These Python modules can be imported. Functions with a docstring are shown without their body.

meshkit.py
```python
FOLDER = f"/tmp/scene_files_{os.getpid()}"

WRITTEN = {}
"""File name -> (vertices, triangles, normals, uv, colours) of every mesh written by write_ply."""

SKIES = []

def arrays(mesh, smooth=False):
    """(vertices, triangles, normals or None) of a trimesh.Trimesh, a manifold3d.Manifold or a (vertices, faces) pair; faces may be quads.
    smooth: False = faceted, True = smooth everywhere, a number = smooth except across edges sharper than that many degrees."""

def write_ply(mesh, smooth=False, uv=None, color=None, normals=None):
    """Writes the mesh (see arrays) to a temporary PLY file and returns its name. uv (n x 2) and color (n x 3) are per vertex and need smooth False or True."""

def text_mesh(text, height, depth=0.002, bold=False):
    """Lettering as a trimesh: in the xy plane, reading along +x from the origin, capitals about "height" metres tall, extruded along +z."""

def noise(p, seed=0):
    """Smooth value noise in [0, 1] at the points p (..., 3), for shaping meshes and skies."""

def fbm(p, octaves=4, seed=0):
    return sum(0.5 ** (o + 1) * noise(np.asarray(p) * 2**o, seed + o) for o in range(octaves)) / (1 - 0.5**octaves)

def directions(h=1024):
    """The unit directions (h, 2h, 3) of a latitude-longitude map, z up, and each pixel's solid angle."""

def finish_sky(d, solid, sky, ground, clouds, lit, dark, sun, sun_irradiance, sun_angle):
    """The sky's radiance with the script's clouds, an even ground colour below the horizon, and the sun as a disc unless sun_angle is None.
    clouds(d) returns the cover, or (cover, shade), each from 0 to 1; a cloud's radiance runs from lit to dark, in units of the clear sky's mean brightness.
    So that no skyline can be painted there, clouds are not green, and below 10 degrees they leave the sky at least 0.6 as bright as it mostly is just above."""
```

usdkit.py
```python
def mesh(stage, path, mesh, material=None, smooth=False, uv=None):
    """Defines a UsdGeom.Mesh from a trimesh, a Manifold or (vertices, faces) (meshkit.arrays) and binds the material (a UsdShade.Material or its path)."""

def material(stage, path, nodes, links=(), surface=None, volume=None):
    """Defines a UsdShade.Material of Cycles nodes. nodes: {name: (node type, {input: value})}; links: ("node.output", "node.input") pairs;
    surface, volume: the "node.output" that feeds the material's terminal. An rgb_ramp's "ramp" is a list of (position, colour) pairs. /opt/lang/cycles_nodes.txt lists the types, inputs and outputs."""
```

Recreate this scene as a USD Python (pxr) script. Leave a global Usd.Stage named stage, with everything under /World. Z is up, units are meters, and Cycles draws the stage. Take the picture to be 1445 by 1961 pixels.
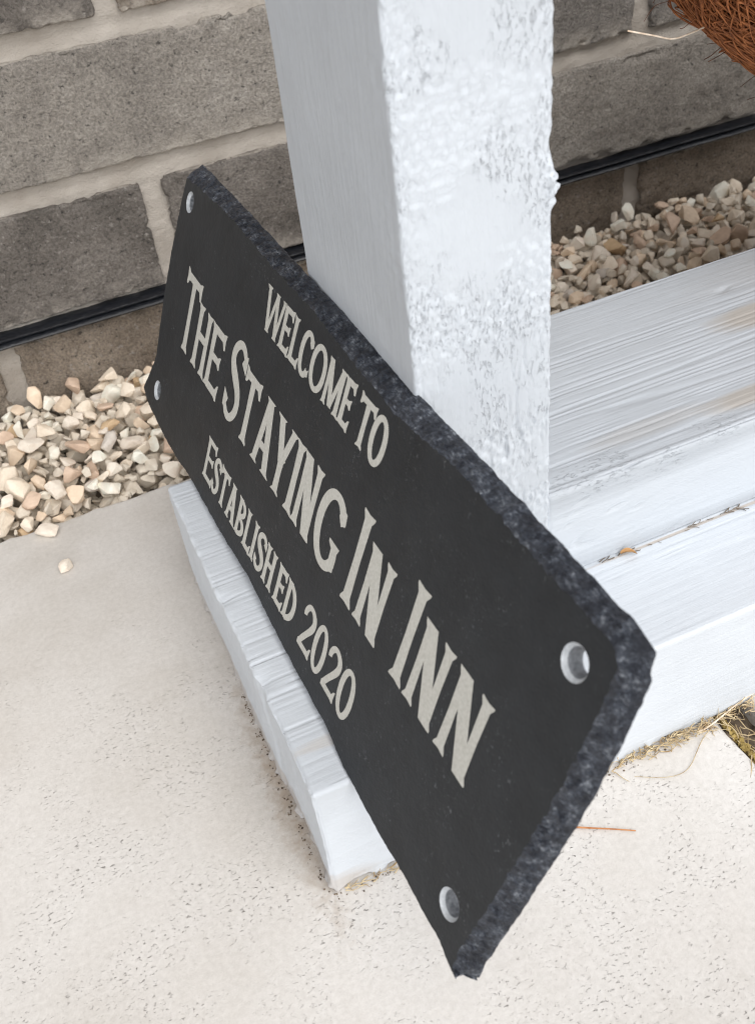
import math, random
import numpy as np
import trimesh
from scipy.spatial import ConvexHull
from shapely.geometry import Polygon, Point, LineString
from shapely.ops import unary_union
from shapely import affinity
from pxr import Usd, UsdGeom, UsdLux, UsdShade, Gf, Sdf, Vt
import usdkit, meshkit

stage = Usd.Stage.CreateInMemory()
UsdGeom.SetStageUpAxis(stage, UsdGeom.Tokens.z)
UsdGeom.SetStageMetersPerUnit(stage, 1.0)
world = UsdGeom.Xform.Define(stage, '/World')
stage.SetDefaultPrim(world.GetPrim())
UsdGeom.Scope.Define(stage, '/World/Looks')

# ------------------------------------------------------------------ camera
CAM = np.array([-0.02938448, -0.18958771, 0.33339755])
RWC = np.array([[0.9107502172630809, -0.40035906908094304, -0.10122577517555173],
                [-0.33350857001859996, -0.5685370203534384, -0.752022400073151],
                [0.24352838742002805, 0.7186642277811486, -0.6513183954321619]])
FPX = 1973.53
cam = UsdGeom.Camera.Define(stage, '/World/camera')
M4 = np.eye(4)
M4[0, :3], M4[1, :3], M4[2, :3], M4[3, :3] = RWC[0], -RWC[1], -RWC[2], CAM
cam.AddTransformOp().Set(Gf.Matrix4d(*M4.ravel().tolist()))
cam.CreateHorizontalApertureAttr(24.0)
cam.CreateVerticalApertureAttr(24.0 * 1024 / 754)
cam.CreateFocalLengthAttr(24.0 * FPX / 1445)
cam.CreateClippingRangeAttr(Gf.Vec2f(0.01, 200.0))
cam.CreateFStopAttr(20.0)
cam.CreateFocusDistanceAttr(0.40)
cam.CreateExposureAttr(1.23)

# ------------------------------------------------------------------ light
SUN = np.array([0.16, -0.62, 0.78]); SUN /= np.linalg.norm(SUN)
ELEV, ROT = math.asin(SUN[2]), math.atan2(SUN[0], SUN[1])
sun = UsdLux.DistantLight.Define(stage, '/World/sun')
sun.CreateIntensityAttr(0.26); sun.CreateAngleAttr(60.0); sun.CreateNormalizeAttr(True)
sun.CreateColorAttr(Gf.Vec3f(1.0, 0.975, 0.94))
zax = SUN; xax = np.cross([0, 0, 1.0], zax); xax /= np.linalg.norm(xax); yax = np.cross(zax, xax)
S4 = np.eye(4); S4[0, :3], S4[1, :3], S4[2, :3] = xax, yax, zax
sun.AddTransformOp().Set(Gf.Matrix4d(*S4.ravel().tolist()))
sky = UsdLux.DomeLight.Define(stage, '/World/sky')
skymat = usdkit.material(stage, '/World/Looks/sky', {
    'tc': ('texture_coordinate', {}),
    'n': ('noise_texture', {'scale': 2.2, 'detail': 5, 'roughness': 0.55}),
    'r': ('map_range', {'from_min': 0.3, 'from_max': 0.7, 'to_min': 0.72, 'to_max': 1.0, 'clamp': True}),
    's': ('sky_texture', {'sky_type': 'single_scattering', 'sun_disc': False, 'sun_elevation': ELEV, 'sun_rotation': ROT}),
    'bw': ('rgb_to_bw', {}), 'c': ('combine_color', {}),
    'm': ('mix_color', {'blend_type': 'mix', 'use_clamp': False}),
    'b': ('background_shader', {'strength': 0.13})},
    [('tc.generated', 'n.vector'), ('n.fac', 'r.value'), ('r.result', 'm.fac'), ('s.color', 'bw.color'),
     ('bw.val', 'c.r'), ('bw.val', 'c.g'), ('bw.val', 'c.b'), ('s.color', 'm.a'), ('c.color', 'm.b'),
     ('m.result', 'b.color')], surface='b.background')
UsdShade.MaterialBindingAPI.Apply(sky.GetPrim()).Bind(skymat)
sky.GetPrim().SetCustomDataByKey('kind', 'structure')

# ------------------------------------------------------------------ helpers
_used = {}
def name_at(parent, name):
    k = (parent, name); n = _used.get(k, 0); _used[k] = n + 1
    return f'{parent}/{name}' + (f'_{n:03d}' if n else '')
def meta(prim, label=None, category=None, group=None, kind=None):
    for k, v in (('label', label), ('category', category), ('group', group), ('kind', kind)):
        if v: prim.SetCustomDataByKey(k, v)
def thing(name, label=None, category=None, group=None, kind=None, loc=(0, 0, 0)):
    x = UsdGeom.Xform.Define(stage, name_at('/World', name))
    x.AddTranslateOp().Set(Gf.Vec3d(*map(float, loc)))
    meta(x.GetPrim(), label, category, group, kind)
    return x.GetPrim()
def obj(name, mesh, mat, parent=None, smooth=False, origin=None, **kw):
    path = name_at(str(parent.GetPath()) if parent else '/World', name)
    if origin is not None:
        v, f = (np.asarray(mesh.vertices), np.asarray(mesh.faces)) if hasattr(mesh, 'faces') else mesh
        mesh = (np.asarray(v) - np.asarray(origin), f)
    m = usdkit.mesh(stage, path, mesh, mat, smooth=smooth)
    meta(m.GetPrim(), **kw)
    return m.GetPrim()
def curves(name, lines, width, mat, parent=None, **kw):
    c = UsdGeom.BasisCurves.Define(stage, name_at(str(parent.GetPath()) if parent else '/World', name))
    c.CreateTypeAttr('cubic'); c.CreateBasisAttr('catmullRom'); c.CreateWrapAttr('pinned')
    c.CreateCurveVertexCountsAttr([len(l) for l in lines])
    pts = np.concatenate(lines).astype(np.float32)
    c.CreatePointsAttr(Vt.Vec3fArray.FromNumpy(pts))
    w = np.concatenate([np.full(len(l), width if np.isscalar(width) else width[i]) for i, l in enumerate(lines)]).astype(np.float32)
    c.CreateWidthsAttr(Vt.FloatArray.FromNumpy(w)); c.SetWidthsInterpolation('vertex')
    UsdShade.MaterialBindingAPI.Apply(c.GetPrim()).Bind(mat)
    meta(c.GetPrim(), **kw)
    return c.GetPrim()
def noise(p, s, seed=0, stretch=(1, 1, 1)):
    return meshkit.noise(np.asarray(p) * np.asarray(stretch) * s, seed)
def fbm(p, s, seed=0, stretch=(1, 1, 1), octaves=4):
    return meshkit.fbm(np.asarray(p) * np.asarray(stretch) * s, octaves, seed)
def sstep(x, a, b):
    t = np.clip((x - a) / (b - a), 0, 1); return t * t * (3 - 2 * t)
def axis_lines(lo, hi, r, fine, coarse=None, lim=None):
    """grid positions: fine up to lim, coarse after, with extra rows round the edges"""
    hi_f = hi if lim is None else min(lim, hi)
    n = max(2, int(round((hi_f - lo) / fine)) + 1)
    a = list(np.linspace(lo, hi_f, n))
    if hi_f < hi:
        a += list(np.linspace(hi_f, hi, max(2, int((hi - hi_f) / coarse) + 1))[1:])
    ex = [lo + r * k for k in (.25, .6, 1)] + [hi - r * k for k in (.25, .6, 1)]
    a = sorted(a + ex); out = [a[0]]
    for x in a[1:]:
        if x - out[-1] > min(r, fine) * .12: out.append(x)
    out[-1] = hi
    return np.array(out)
def grid_box(X, Y, Z, r, disp=None):
    """closed box from three sets of grid lines, edges rounded by r, displaced along its normal by disp(p, n)"""
    V, F, base = [], [], 0
    def face(A, B, make, flip):
        nonlocal base
        a, b = np.meshgrid(A, B, indexing='ij')
        V.append(make(a.ravel(), b.ravel()))
        i = np.arange(len(A) * len(B)).reshape(len(A), len(B))
        q = np.stack([i[:-1, :-1].ravel(), i[1:, :-1].ravel(), i[1:, 1:].ravel(), i[:-1, 1:].ravel()], 1) + base
        F.append(q[:, ::-1] if flip else q); base += len(A) * len(B)
    c = lambda a, v: np.full(len(a), v)
    for v, fl in ((X[0], True), (X[-1], False)): face(Y, Z, lambda a, b, v=v: np.stack([c(a, v), a, b], 1), fl)
    for v, fl in ((Y[0], False), (Y[-1], True)): face(X, Z, lambda a, b, v=v: np.stack([a, c(a, v), b], 1), fl)
    for v, fl in ((Z[0], True), (Z[-1], False)): face(X, Y, lambda a, b, v=v: np.stack([a, b, c(a, v)], 1), fl)
    V, F = np.concatenate(V), np.concatenate(F)
    F = np.vstack([F[:, [0, 1, 2]], F[:, [0, 2, 3]]])
    m = trimesh.Trimesh(V, F, process=False); m.merge_vertices()
    V, F = np.asarray(m.vertices), np.asarray(m.faces)
    lo, hi = np.array([X[0], Y[0], Z[0]]) + r, np.array([X[-1], Y[-1], Z[-1]]) - r
    inn = np.clip(V, lo, hi); n = V - inn
    n /= np.maximum(np.linalg.norm(n, axis=1, keepdims=True), 1e-12)
    V = inn + n * r
    if disp is not None:
        V = V + n * disp(V, n)[:, None]
    return V, F
def box(x0, x1, y0, y1, z0, z1):
    m = trimesh.creation.box((x1 - x0, y1 - y0, z1 - z0)); m.apply_translation(((x0 + x1) / 2, (y0 + y1) / 2, (z0 + z1) / 2))
    return m
def stone_mesh(rng, size, n=22, flat=.62, loops=1):
    p = rng.normal(size=(n, 3)); p /= np.linalg.norm(p, axis=1, keepdims=True)
    p *= rng.uniform(.80, 1.08, (n, 1))
    p = np.sign(p) * np.abs(p) ** .8
    p *= np.array([1, rng.uniform(.62, .95), flat * rng.uniform(.75, 1.15)]) * size / 2
    m = trimesh.convex.convex_hull(p)
    # knock the corners off: each corner is replaced by points a little way along its edges
    e = m.edges_unique; a, b = m.vertices[e[:, 0]], m.vertices[e[:, 1]]
    k = rng.uniform(.10, .24, (len(e), 1))
    return trimesh.convex.convex_hull(np.vstack([a + (b - a) * k, b + (a - b) * k]))
def tube(pts, radii, seg=6):
    pts = np.asarray(pts, float); n = len(pts); radii = np.broadcast_to(radii, (n,))
    V = []
    for i in range(n):
        t = pts[min(i + 1, n - 1)] - pts[max(i - 1, 0)]; t /= np.linalg.norm(t)
        a = np.cross(t, [0, 0, 1.0]) if abs(t[2]) < .9 else np.cross(t, [1.0, 0, 0]); a /= np.linalg.norm(a); b = np.cross(t, a)
        th = np.linspace(0, 2 * np.pi, seg, endpoint=False)
        V.append(pts[i] + radii[i] * (np.cos(th)[:, None] * a + np.sin(th)[:, None] * b))
    V = np.concatenate(V + [pts[:1], pts[-1:]]); F = []
    for i in range(n - 1):
        for k in range(seg):
            a, b = i * seg + k, i * seg + (k + 1) % seg
            F += [(a, b, b + seg), (a, b + seg, a + seg)]
    for k in range(seg):
        F += [(n * seg, (k + 1) % seg, k), (n * seg + 1, (n - 1) * seg + k, (n - 1) * seg + (k + 1) % seg)]
    return trimesh.Trimesh(V, np.array(F), process=False)
cat = trimesh.util.concatenate

# ------------------------------------------------------------------ materials
def mat(name, nodes, links, surface='p.BSDF'):
    return usdkit.material(stage, '/World/Looks/' + name, nodes, links, surface=surface)
POS = ('geometry', {})

def paint_material(name, base, grain, thin=None, cracks=False):
    """white exterior paint: brushed bump along the grain axis, faint tone drift, stains given as ellipses [(x, y, rx, ry, angle, strength)]"""
    n = {'g': POS, 'map': ('mapping', {'mapping_type': 'point', 'scale': grain}),
         'n1': ('noise_texture', {'scale': 1.0, 'detail': 4, 'roughness': .6}),
         'n2': ('noise_texture', {'scale': 900.0, 'detail': 3, 'roughness': .6}),
         'n3': ('noise_texture', {'scale': 28.0, 'detail': 5, 'roughness': .6}),
         'b1': ('bump', {'strength': .5, 'distance': .0006}), 'b2': ('bump', {'strength': .25, 'distance': .0003}),
         'r': ('rgb_ramp', {'ramp': [(.3, tuple(c * .93 for c in base)), (.7, base)]}),
         'p': ('principled_bsdf', {'roughness': .55, 'specular_ior_level': .35})}
    l = [('g.position', 'map.vector'), ('map.vector', 'n1.vector'), ('g.position', 'n2.vector'), ('g.position', 'n3.vector'),
         ('n1.fac', 'b1.height'), ('n2.fac', 'b2.height'), ('b1.normal', 'b2.normal'), ('b2.normal', 'p.normal'), ('n3.fac', 'r.fac')]
    col = 'r.color'
    if thin:
        for k, (tint, items) in enumerate(thin):
            for j, (cx, cy, cz, rx, ry, rz, amt) in enumerate(items):
                t = f's{k}_{j}'
                n[t + 'm'] = ('mapping', {'mapping_type': 'texture', 'location': (cx, cy, cz), 'scale': (rx, ry, rz)})
                n[t + 'l'] = ('vector_math', {'math_type': 'length'})
                n[t + 'nz'] = ('noise_texture', {'scale': 1.0, 'detail': 4, 'roughness': .65})
                n[t + 'nm'] = ('mapping', {'mapping_type': 'point', 'scale': tuple(.35 * c for c in grain)})
                n[t + 'a'] = ('math', {'math_type': 'multiply_add', 'value2': 1.3})
                n[t + 'r'] = ('map_range', {'from_min': 1.75, 'from_max': 1.25, 'to_min': 0., 'to_max': amt, 'clamp': True})
                n[t + 'x'] = ('mix_color', {'blend_type': 'mix', 'b': tint})
                l += [('g.position', t + 'm.vector'), (t + 'm.vector', t + 'l.vector1'), ('g.position', t + 'nm.vector'), (t + 'nm.vector', t + 'nz.vector'),
                      (t + 'nz.fac', t + 'a.value1'), (t + 'l.value', t + 'a.value3'), (t + 'a.value', t + 'r.value'), (t + 'r.result', t + 'x.fac'), (col, t + 'x.a')]
                col = t + 'x.result'
    if cracks:
        # fine grime-filled cracks in the crusty patches, running up and down
        n['kn'] = ('noise_texture', {'scale': 1., 'detail': 5, 'roughness': .65, 'distortion': .5}); n['km'] = ('mapping', {'mapping_type': 'point', 'scale': (1250, 1250, 430)})
        n['kr'] = ('map_range', {'from_min': .46, 'from_max': .27, 'to_min': 0., 'to_max': 1., 'clamp': True})
        n['kp'] = ('noise_texture', {'scale': 42., 'detail': 4, 'roughness': .6}); n['kq'] = ('map_range', {'from_min': .43, 'from_max': .55, 'to_min': 0., 'to_max': .85, 'clamp': True})
        if cracks == 'front':
            n['gn'] = ('separate_xyz', {}); n['gm'] = ('map_range', {'from_min': -.15, 'from_max': -.5, 'to_min': .12, 'to_max': 1., 'clamp': True}); l += [('g.normal', 'gn.vector'), ('gn.y', 'gm.value')]
        else:
            cx, cy, cz, rx, ry, rz = cracks
            n['gt'] = ('mapping', {'mapping_type': 'texture', 'location': (cx, cy, cz), 'scale': (rx, ry, rz)}); n['gl'] = ('vector_math', {'math_type': 'length'})
            n['gm'] = ('map_range', {'from_min': 1., 'from_max': .6, 'to_min': 0., 'to_max': 1., 'clamp': True}); l += [('g.position', 'gt.vector'), ('gt.vector', 'gl.vector1'), ('gl.value', 'gm.value')]
            n['km'] = ('mapping', {'mapping_type': 'point', 'scale': (420, 800, 800)})
        n['gx'] = ('math', {'math_type': 'multiply'}); l += [('kq.result', 'gx.value1'), ('gm.result', 'gx.value2')]
        n['kx'] = ('math', {'math_type': 'multiply'}); n['kc'] = ('mix_color', {'blend_type': 'mix', 'b': tuple(.72 * c for c in base)})
        n['ki'] = ('math', {'math_type': 'subtract', 'value1': 1.}); n['b3'] = ('bump', {'strength': 1., 'distance': .00032})
        l += [('g.position', 'km.vector'), ('km.vector', 'kn.vector'), ('kn.fac', 'kr.value'), ('g.position', 'kp.vector'), ('kp.fac', 'kq.value'), ('kr.result', 'kx.value1'), ('gx.value', 'kx.value2'),
              (col, 'kc.a'), ('kx.value', 'kc.fac'), ('kx.value', 'ki.value2'), ('ki.value', 'b3.height'), ('b2.normal', 'b3.normal')]
        l = [q for q in l if q != ('b2.normal', 'p.normal')] + [('b3.normal', 'p.normal')]
        col = 'kc.result'
    l.append((col, 'p.base_color'))
    return mat(name, n, l)

WHITE = (.495, .525, .56)
T, D = 0.05754, 0.1779                     # base board: thickness and depth
PX, PY, WX, WY = 0.0663, 0.0436, 0.046, 0.0911   # post
US, XE, YS = 0.04557, 0.04154, 0.1515      # rail on the base board
m_post = paint_material('white_post_paint', WHITE, (420, 420, 60), cracks='front')
m_base = paint_material('white_board_paint', (.555, .585, .62), (22, 420, 420), [
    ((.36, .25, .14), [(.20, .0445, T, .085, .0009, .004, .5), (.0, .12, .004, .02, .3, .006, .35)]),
    ((.50, .42, .33), [(.02, .018, T, .022, .003, .004, .3)])])
m_rail = paint_material('white_rail_paint', (.42, .445, .475), (16, 520, 420), [
    (WHITE, [(.3, US, T + XE / 2, .6, .006, .016, 1.0)]),
    ((.34, .29, .23), [(.252, .104, T + XE, .030, .009, .01, .62), (.212, .0585, T + XE, .030, .006, .01, .6), (.165, .062, T + XE, .03, .006, .01, .22)]),
    ((.37, .36, .35), [(.32, .135, T + XE, .09, .02, .01, .35)])], cracks=(.155, US + .004, T + XE, .055, .011, .012))

m_slate = mat('slate_face', {'g': POS,
    'n1': ('noise_texture', {'scale': 60., 'detail': 6, 'roughness': .65}), 'n2': ('noise_texture', {'scale': 1400., 'detail': 2, 'roughness': .6}),
    'v': ('noise_texture', {'scale': 800., 'detail': 3, 'roughness': .7, 'distortion': .5}), 'vr': ('map_range', {'from_min': .60, 'from_max': .74, 'to_min': 0., 'to_max': 1., 'clamp': True}),
    'n4': ('noise_texture', {'scale': 75., 'detail': 3, 'roughness': .6}), 'nr': ('map_range', {'from_min': .48, 'from_max': .66, 'to_min': 0., 'to_max': .8, 'clamp': True}),
    'mm': ('math', {'math_type': 'multiply'}),
    'r': ('rgb_ramp', {'ramp': [(.3, (.0075, .0090, .0110)), (.72, (.0145, .0170, .0200))]}),
    'x': ('mix_color', {'blend_type': 'mix', 'b': (.17, .18, .19)}),
    'b0': ('bump', {'strength': .5, 'distance': .0012}), 'b': ('bump', {'strength': .35, 'distance': .0003}), 'p': ('principled_bsdf', {'roughness': .55, 'specular_ior_level': .38})},
    [('g.position', 'n1.vector'), ('g.position', 'n2.vector'), ('g.position', 'v.vector'), ('g.position', 'n4.vector'), ('v.fac', 'vr.value'), ('n4.fac', 'nr.value'),
     ('vr.result', 'mm.value1'), ('nr.result', 'mm.value2'), ('n1.fac', 'r.fac'), ('r.color', 'x.a'), ('mm.value', 'x.fac'), ('x.result', 'p.base_color'),
     ('n1.fac', 'b0.height'), ('b0.normal', 'b.normal'), ('n2.fac', 'b.height'), ('b.normal', 'p.normal')])
m_hewn = mat('slate_hewn_edge', {'g': POS, 'map': ('mapping', {'mapping_type': 'point', 'scale': (1.7, .5, 1.7)}),
    'n1': ('noise_texture', {'scale': 900., 'detail': 7, 'roughness': .78, 'distortion': .3}), 'n2': ('noise_texture', {'scale': 260., 'detail': 5, 'roughness': .7}),
    'v': ('voronoi_texture', {'scale': 520., 'randomness': 1.}), 'vm': ('math', {'math_type': 'multiply_add', 'value2': .55}),
    'a': ('math', {'math_type': 'multiply'}),
    'r': ('rgb_ramp', {'ramp': [(.16, (.011, .013, .019)), (.235, (.026, .030, .041)), (.305, (.075, .086, .108)), (.39, (.30, .32, .35))]}),
    'b2': ('bump', {'strength': 1., 'distance': .0014}), 'p': ('principled_bsdf', {'roughness': .40, 'specular_ior_level': .5})},
    [('g.position', 'map.vector'), ('map.vector', 'n1.vector'), ('map.vector', 'v.vector'), ('g.position', 'n2.vector'), ('n1.fac', 'a.value1'), ('n2.fac', 'a.value2'), ('a.value', 'r.fac'), ('r.color', 'p.base_color'),
     ('v.distance', 'vm.value1'), ('n1.fac', 'vm.value3'), ('vm.value', 'b2.height'), ('b2.normal', 'p.normal')])
m_letter = mat('engraved_lettering', {'g': POS, 'n': ('noise_texture', {'scale': 900., 'detail': 4, 'roughness': .7}),
    'r': ('rgb_ramp', {'ramp': [(.34, (.41, .40, .36)), (.6, (.495, .485, .445))]}), 'b': ('bump', {'strength': .3, 'distance': .0002}), 'p': ('principled_bsdf', {'roughness': .85, 'specular_ior_level': .2})},
    [('g.position', 'n.vector'), ('n.fac', 'r.fac'), ('r.color', 'p.base_color'), ('n.fac', 'b.height'), ('b.normal', 'p.normal')])
m_drill = mat('drilled_slate', {'g': POS, 'n': ('noise_texture', {'scale': 700., 'detail': 4}),
    'r': ('rgb_ramp', {'ramp': [(.3, (.36, .38, .40)), (.7, (.54, .56, .58))]}), 'p': ('principled_bsdf', {'roughness': .6})},
    [('g.position', 'n.vector'), ('n.fac', 'r.fac'), ('r.color', 'p.base_color')])

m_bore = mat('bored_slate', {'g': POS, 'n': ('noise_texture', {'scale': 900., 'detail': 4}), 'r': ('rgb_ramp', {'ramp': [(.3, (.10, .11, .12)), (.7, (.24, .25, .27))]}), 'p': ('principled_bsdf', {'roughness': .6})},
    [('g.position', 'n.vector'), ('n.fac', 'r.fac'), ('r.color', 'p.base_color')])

def slab_material():
    return mat('cast_paving', {'g': POS, 'map': ('mapping', {'mapping_type': 'point', 'scale': (1.0, 1.7, 1.0)}),
        'n1': ('noise_texture', {'scale': 9., 'detail': 5, 'roughness': .6}),
        'n2': ('noise_texture', {'scale': 560., 'detail': 6, 'roughness': .68, 'distortion': .35}),
        'n3': ('noise_texture', {'scale': 34., 'detail': 4, 'roughness': .6}),
        'n5': ('noise_texture', {'scale': 420., 'detail': 6, 'roughness': .8}),
        'v': ('voronoi_texture', {'scale': 210., 'randomness': 1.}),
        'vr': ('map_range', {'from_min': .26, 'from_max': .12, 'to_min': 0., 'to_max': 1., 'clamp': True}),
        'k': ('map_range', {'from_min': .59, 'from_max': .68, 'to_min': 0., 'to_max': 1., 'clamp': True}),
        'kd': ('map_range', {'from_min': .44, 'from_max': .62, 'to_min': .0, 'to_max': 1., 'clamp': True}), 'xyz': ('separate_xyz', {}), 'wy': ('map_range', {'from_min': .19, 'from_max': .09, 'to_min': .15, 'to_max': 1., 'clamp': True}), 'pw': ('math', {'math_type': 'multiply'}),
        'pit': ('math', {'math_type': 'multiply'}),
        'r': ('rgb_ramp', {'ramp': [(.28, (.515, .48, .435)), (.5, (.605, .575, .54)), (.72, (.66, .635, .605))]}),
        'r5': ('rgb_ramp', {'ramp': [(.3, (.84, .835, .825)), (.62, (1., 1., 1.))]}), 'mu': ('mix_color', {'blend_type': 'multiply', 'fac': 1.}),
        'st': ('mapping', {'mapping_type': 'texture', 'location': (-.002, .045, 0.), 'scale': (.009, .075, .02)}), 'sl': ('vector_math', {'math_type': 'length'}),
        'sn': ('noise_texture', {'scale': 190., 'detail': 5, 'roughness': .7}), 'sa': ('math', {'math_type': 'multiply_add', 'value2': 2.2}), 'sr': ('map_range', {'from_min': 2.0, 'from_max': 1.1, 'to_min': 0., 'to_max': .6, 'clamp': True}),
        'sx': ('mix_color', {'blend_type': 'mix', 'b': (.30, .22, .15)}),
        'x': ('mix_color', {'blend_type': 'mix', 'b': (.20, .18, .155)}),
        'pf': ('math', {'math_type': 'multiply', 'value2': .8}),
        'inv': ('math', {'math_type': 'subtract', 'value1': 1.}),
        'b1': ('bump', {'strength': .8, 'distance': .0005}), 'b2': ('bump', {'strength': .4, 'distance': .0004}),
        'p': ('principled_bsdf', {'roughness': .8, 'specular_ior_level': .25})},
        [('g.position', 'map.vector'), ('map.vector', 'n2.vector'), ('g.position', 'n1.vector'), ('g.position', 'n3.vector'), ('g.position', 'n5.vector'),
         ('n2.fac', 'k.value'), ('n3.fac', 'kd.value'), ('k.result', 'pit.value1'), ('g.position', 'xyz.vector'), ('xyz.y', 'wy.value'), ('kd.result', 'pw.value1'), ('wy.result', 'pw.value2'), ('pw.value', 'pit.value2'),
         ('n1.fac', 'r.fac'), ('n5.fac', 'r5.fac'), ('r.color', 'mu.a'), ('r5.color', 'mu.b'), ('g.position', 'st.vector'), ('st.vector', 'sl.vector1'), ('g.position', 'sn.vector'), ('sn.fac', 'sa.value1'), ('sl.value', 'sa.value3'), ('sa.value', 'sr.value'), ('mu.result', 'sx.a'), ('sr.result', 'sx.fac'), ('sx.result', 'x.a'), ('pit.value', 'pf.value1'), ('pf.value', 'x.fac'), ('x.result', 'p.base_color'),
         ('pit.value', 'inv.value2'), ('inv.value', 'b1.height'), ('n5.fac', 'b2.height'), ('b1.normal', 'b2.normal'), ('b2.normal', 'p.normal')])
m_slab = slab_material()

COURSE, ZT3, RECESS = 0.07333, 0.11473, .004         # brick course, top of the third row down, mortar recess
def brick_material(name, dark, mid, light):
    return mat(name, {'g': POS,
        'n1': ('noise_texture', {'scale': 26., 'detail': 5, 'roughness': .65}), 'n2': ('noise_texture', {'scale': 760., 'detail': 6, 'roughness': .72}),
        'v': ('noise_texture', {'scale': 330., 'detail': 4, 'roughness': .6}), 'vr': ('map_range', {'from_min': .605, 'from_max': .69, 'to_min': 0., 'to_max': .8, 'clamp': True}),
        'v2': ('noise_texture', {'scale': 320., 'detail': 4, 'roughness': .62, 'distortion': .3}), 'vr2': ('map_range', {'from_min': .40, 'from_max': .31, 'to_min': 0., 'to_max': .8, 'clamp': True}),
        'r': ('rgb_ramp', {'ramp': [(.32, dark), (.5, mid), (.68, light)]}), 'r2': ('rgb_ramp', {'ramp': [(.32, (.55, .55, .55)), (.66, (1.42, 1.42, 1.42))]}),
        'mu': ('mix_color', {'blend_type': 'multiply', 'fac': 1., 'use_clamp': False}),
        'x': ('mix_color', {'blend_type': 'mix', 'b': (.36, .33, .30)}), 'x2': ('mix_color', {'blend_type': 'mix', 'b': (.030, .028, .027)}),
        'off': ('mapping', {'mapping_type': 'point', 'location': (3.1, 7.7, 1.3)}),
        'xyz': ('separate_xyz', {}), 'za': ('math', {'math_type': 'multiply_add', 'value2': 1 / COURSE, 'value3': -ZT3 / COURSE + 10.}), 'zf': ('math', {'math_type': 'fraction'}),
        'ef': ('map_range', {'from_min': .33, 'from_max': .17, 'to_min': 0., 'to_max': 1., 'clamp': True}),
        'nf': ('noise_texture', {'scale': 45., 'detail': 5, 'roughness': .7}), 'nfr': ('map_range', {'from_min': .42, 'from_max': .6, 'to_min': 0., 'to_max': .85, 'clamp': True}),
        'em': ('math', {'math_type': 'multiply'}), 'x3': ('mix_color', {'blend_type': 'mix', 'b': (.50, .45, .39)}),
        'b': ('bump', {'strength': .9, 'distance': .0030}), 'p': ('principled_bsdf', {'roughness': .88, 'specular_ior_level': .2})},
        [('g.position', 'n1.vector'), ('g.position', 'n2.vector'), ('g.position', 'v.vector'), ('g.position', 'off.vector'), ('off.vector', 'v2.vector'), ('g.position', 'nf.vector'),
         ('v.fac', 'vr.value'), ('v2.fac', 'vr2.value'), ('n1.fac', 'r.fac'), ('n2.fac', 'r2.fac'), ('r.color', 'mu.a'), ('r2.color', 'mu.b'),
         ('mu.result', 'x.a'), ('vr.result', 'x.fac'), ('x.result', 'x2.a'), ('vr2.result', 'x2.fac'), ('g.position', 'xyz.vector'), ('xyz.z', 'za.value1'), ('za.value', 'zf.value1'),
         ('zf.value', 'ef.value'), ('nf.fac', 'nfr.value'), ('ef.result', 'em.value1'), ('nfr.result', 'em.value2'), ('x2.result', 'x3.a'), ('em.value', 'x3.fac'), ('x3.result', 'p.base_color'),
         ('n2.fac', 'b.height'), ('b.normal', 'p.normal')])
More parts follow.
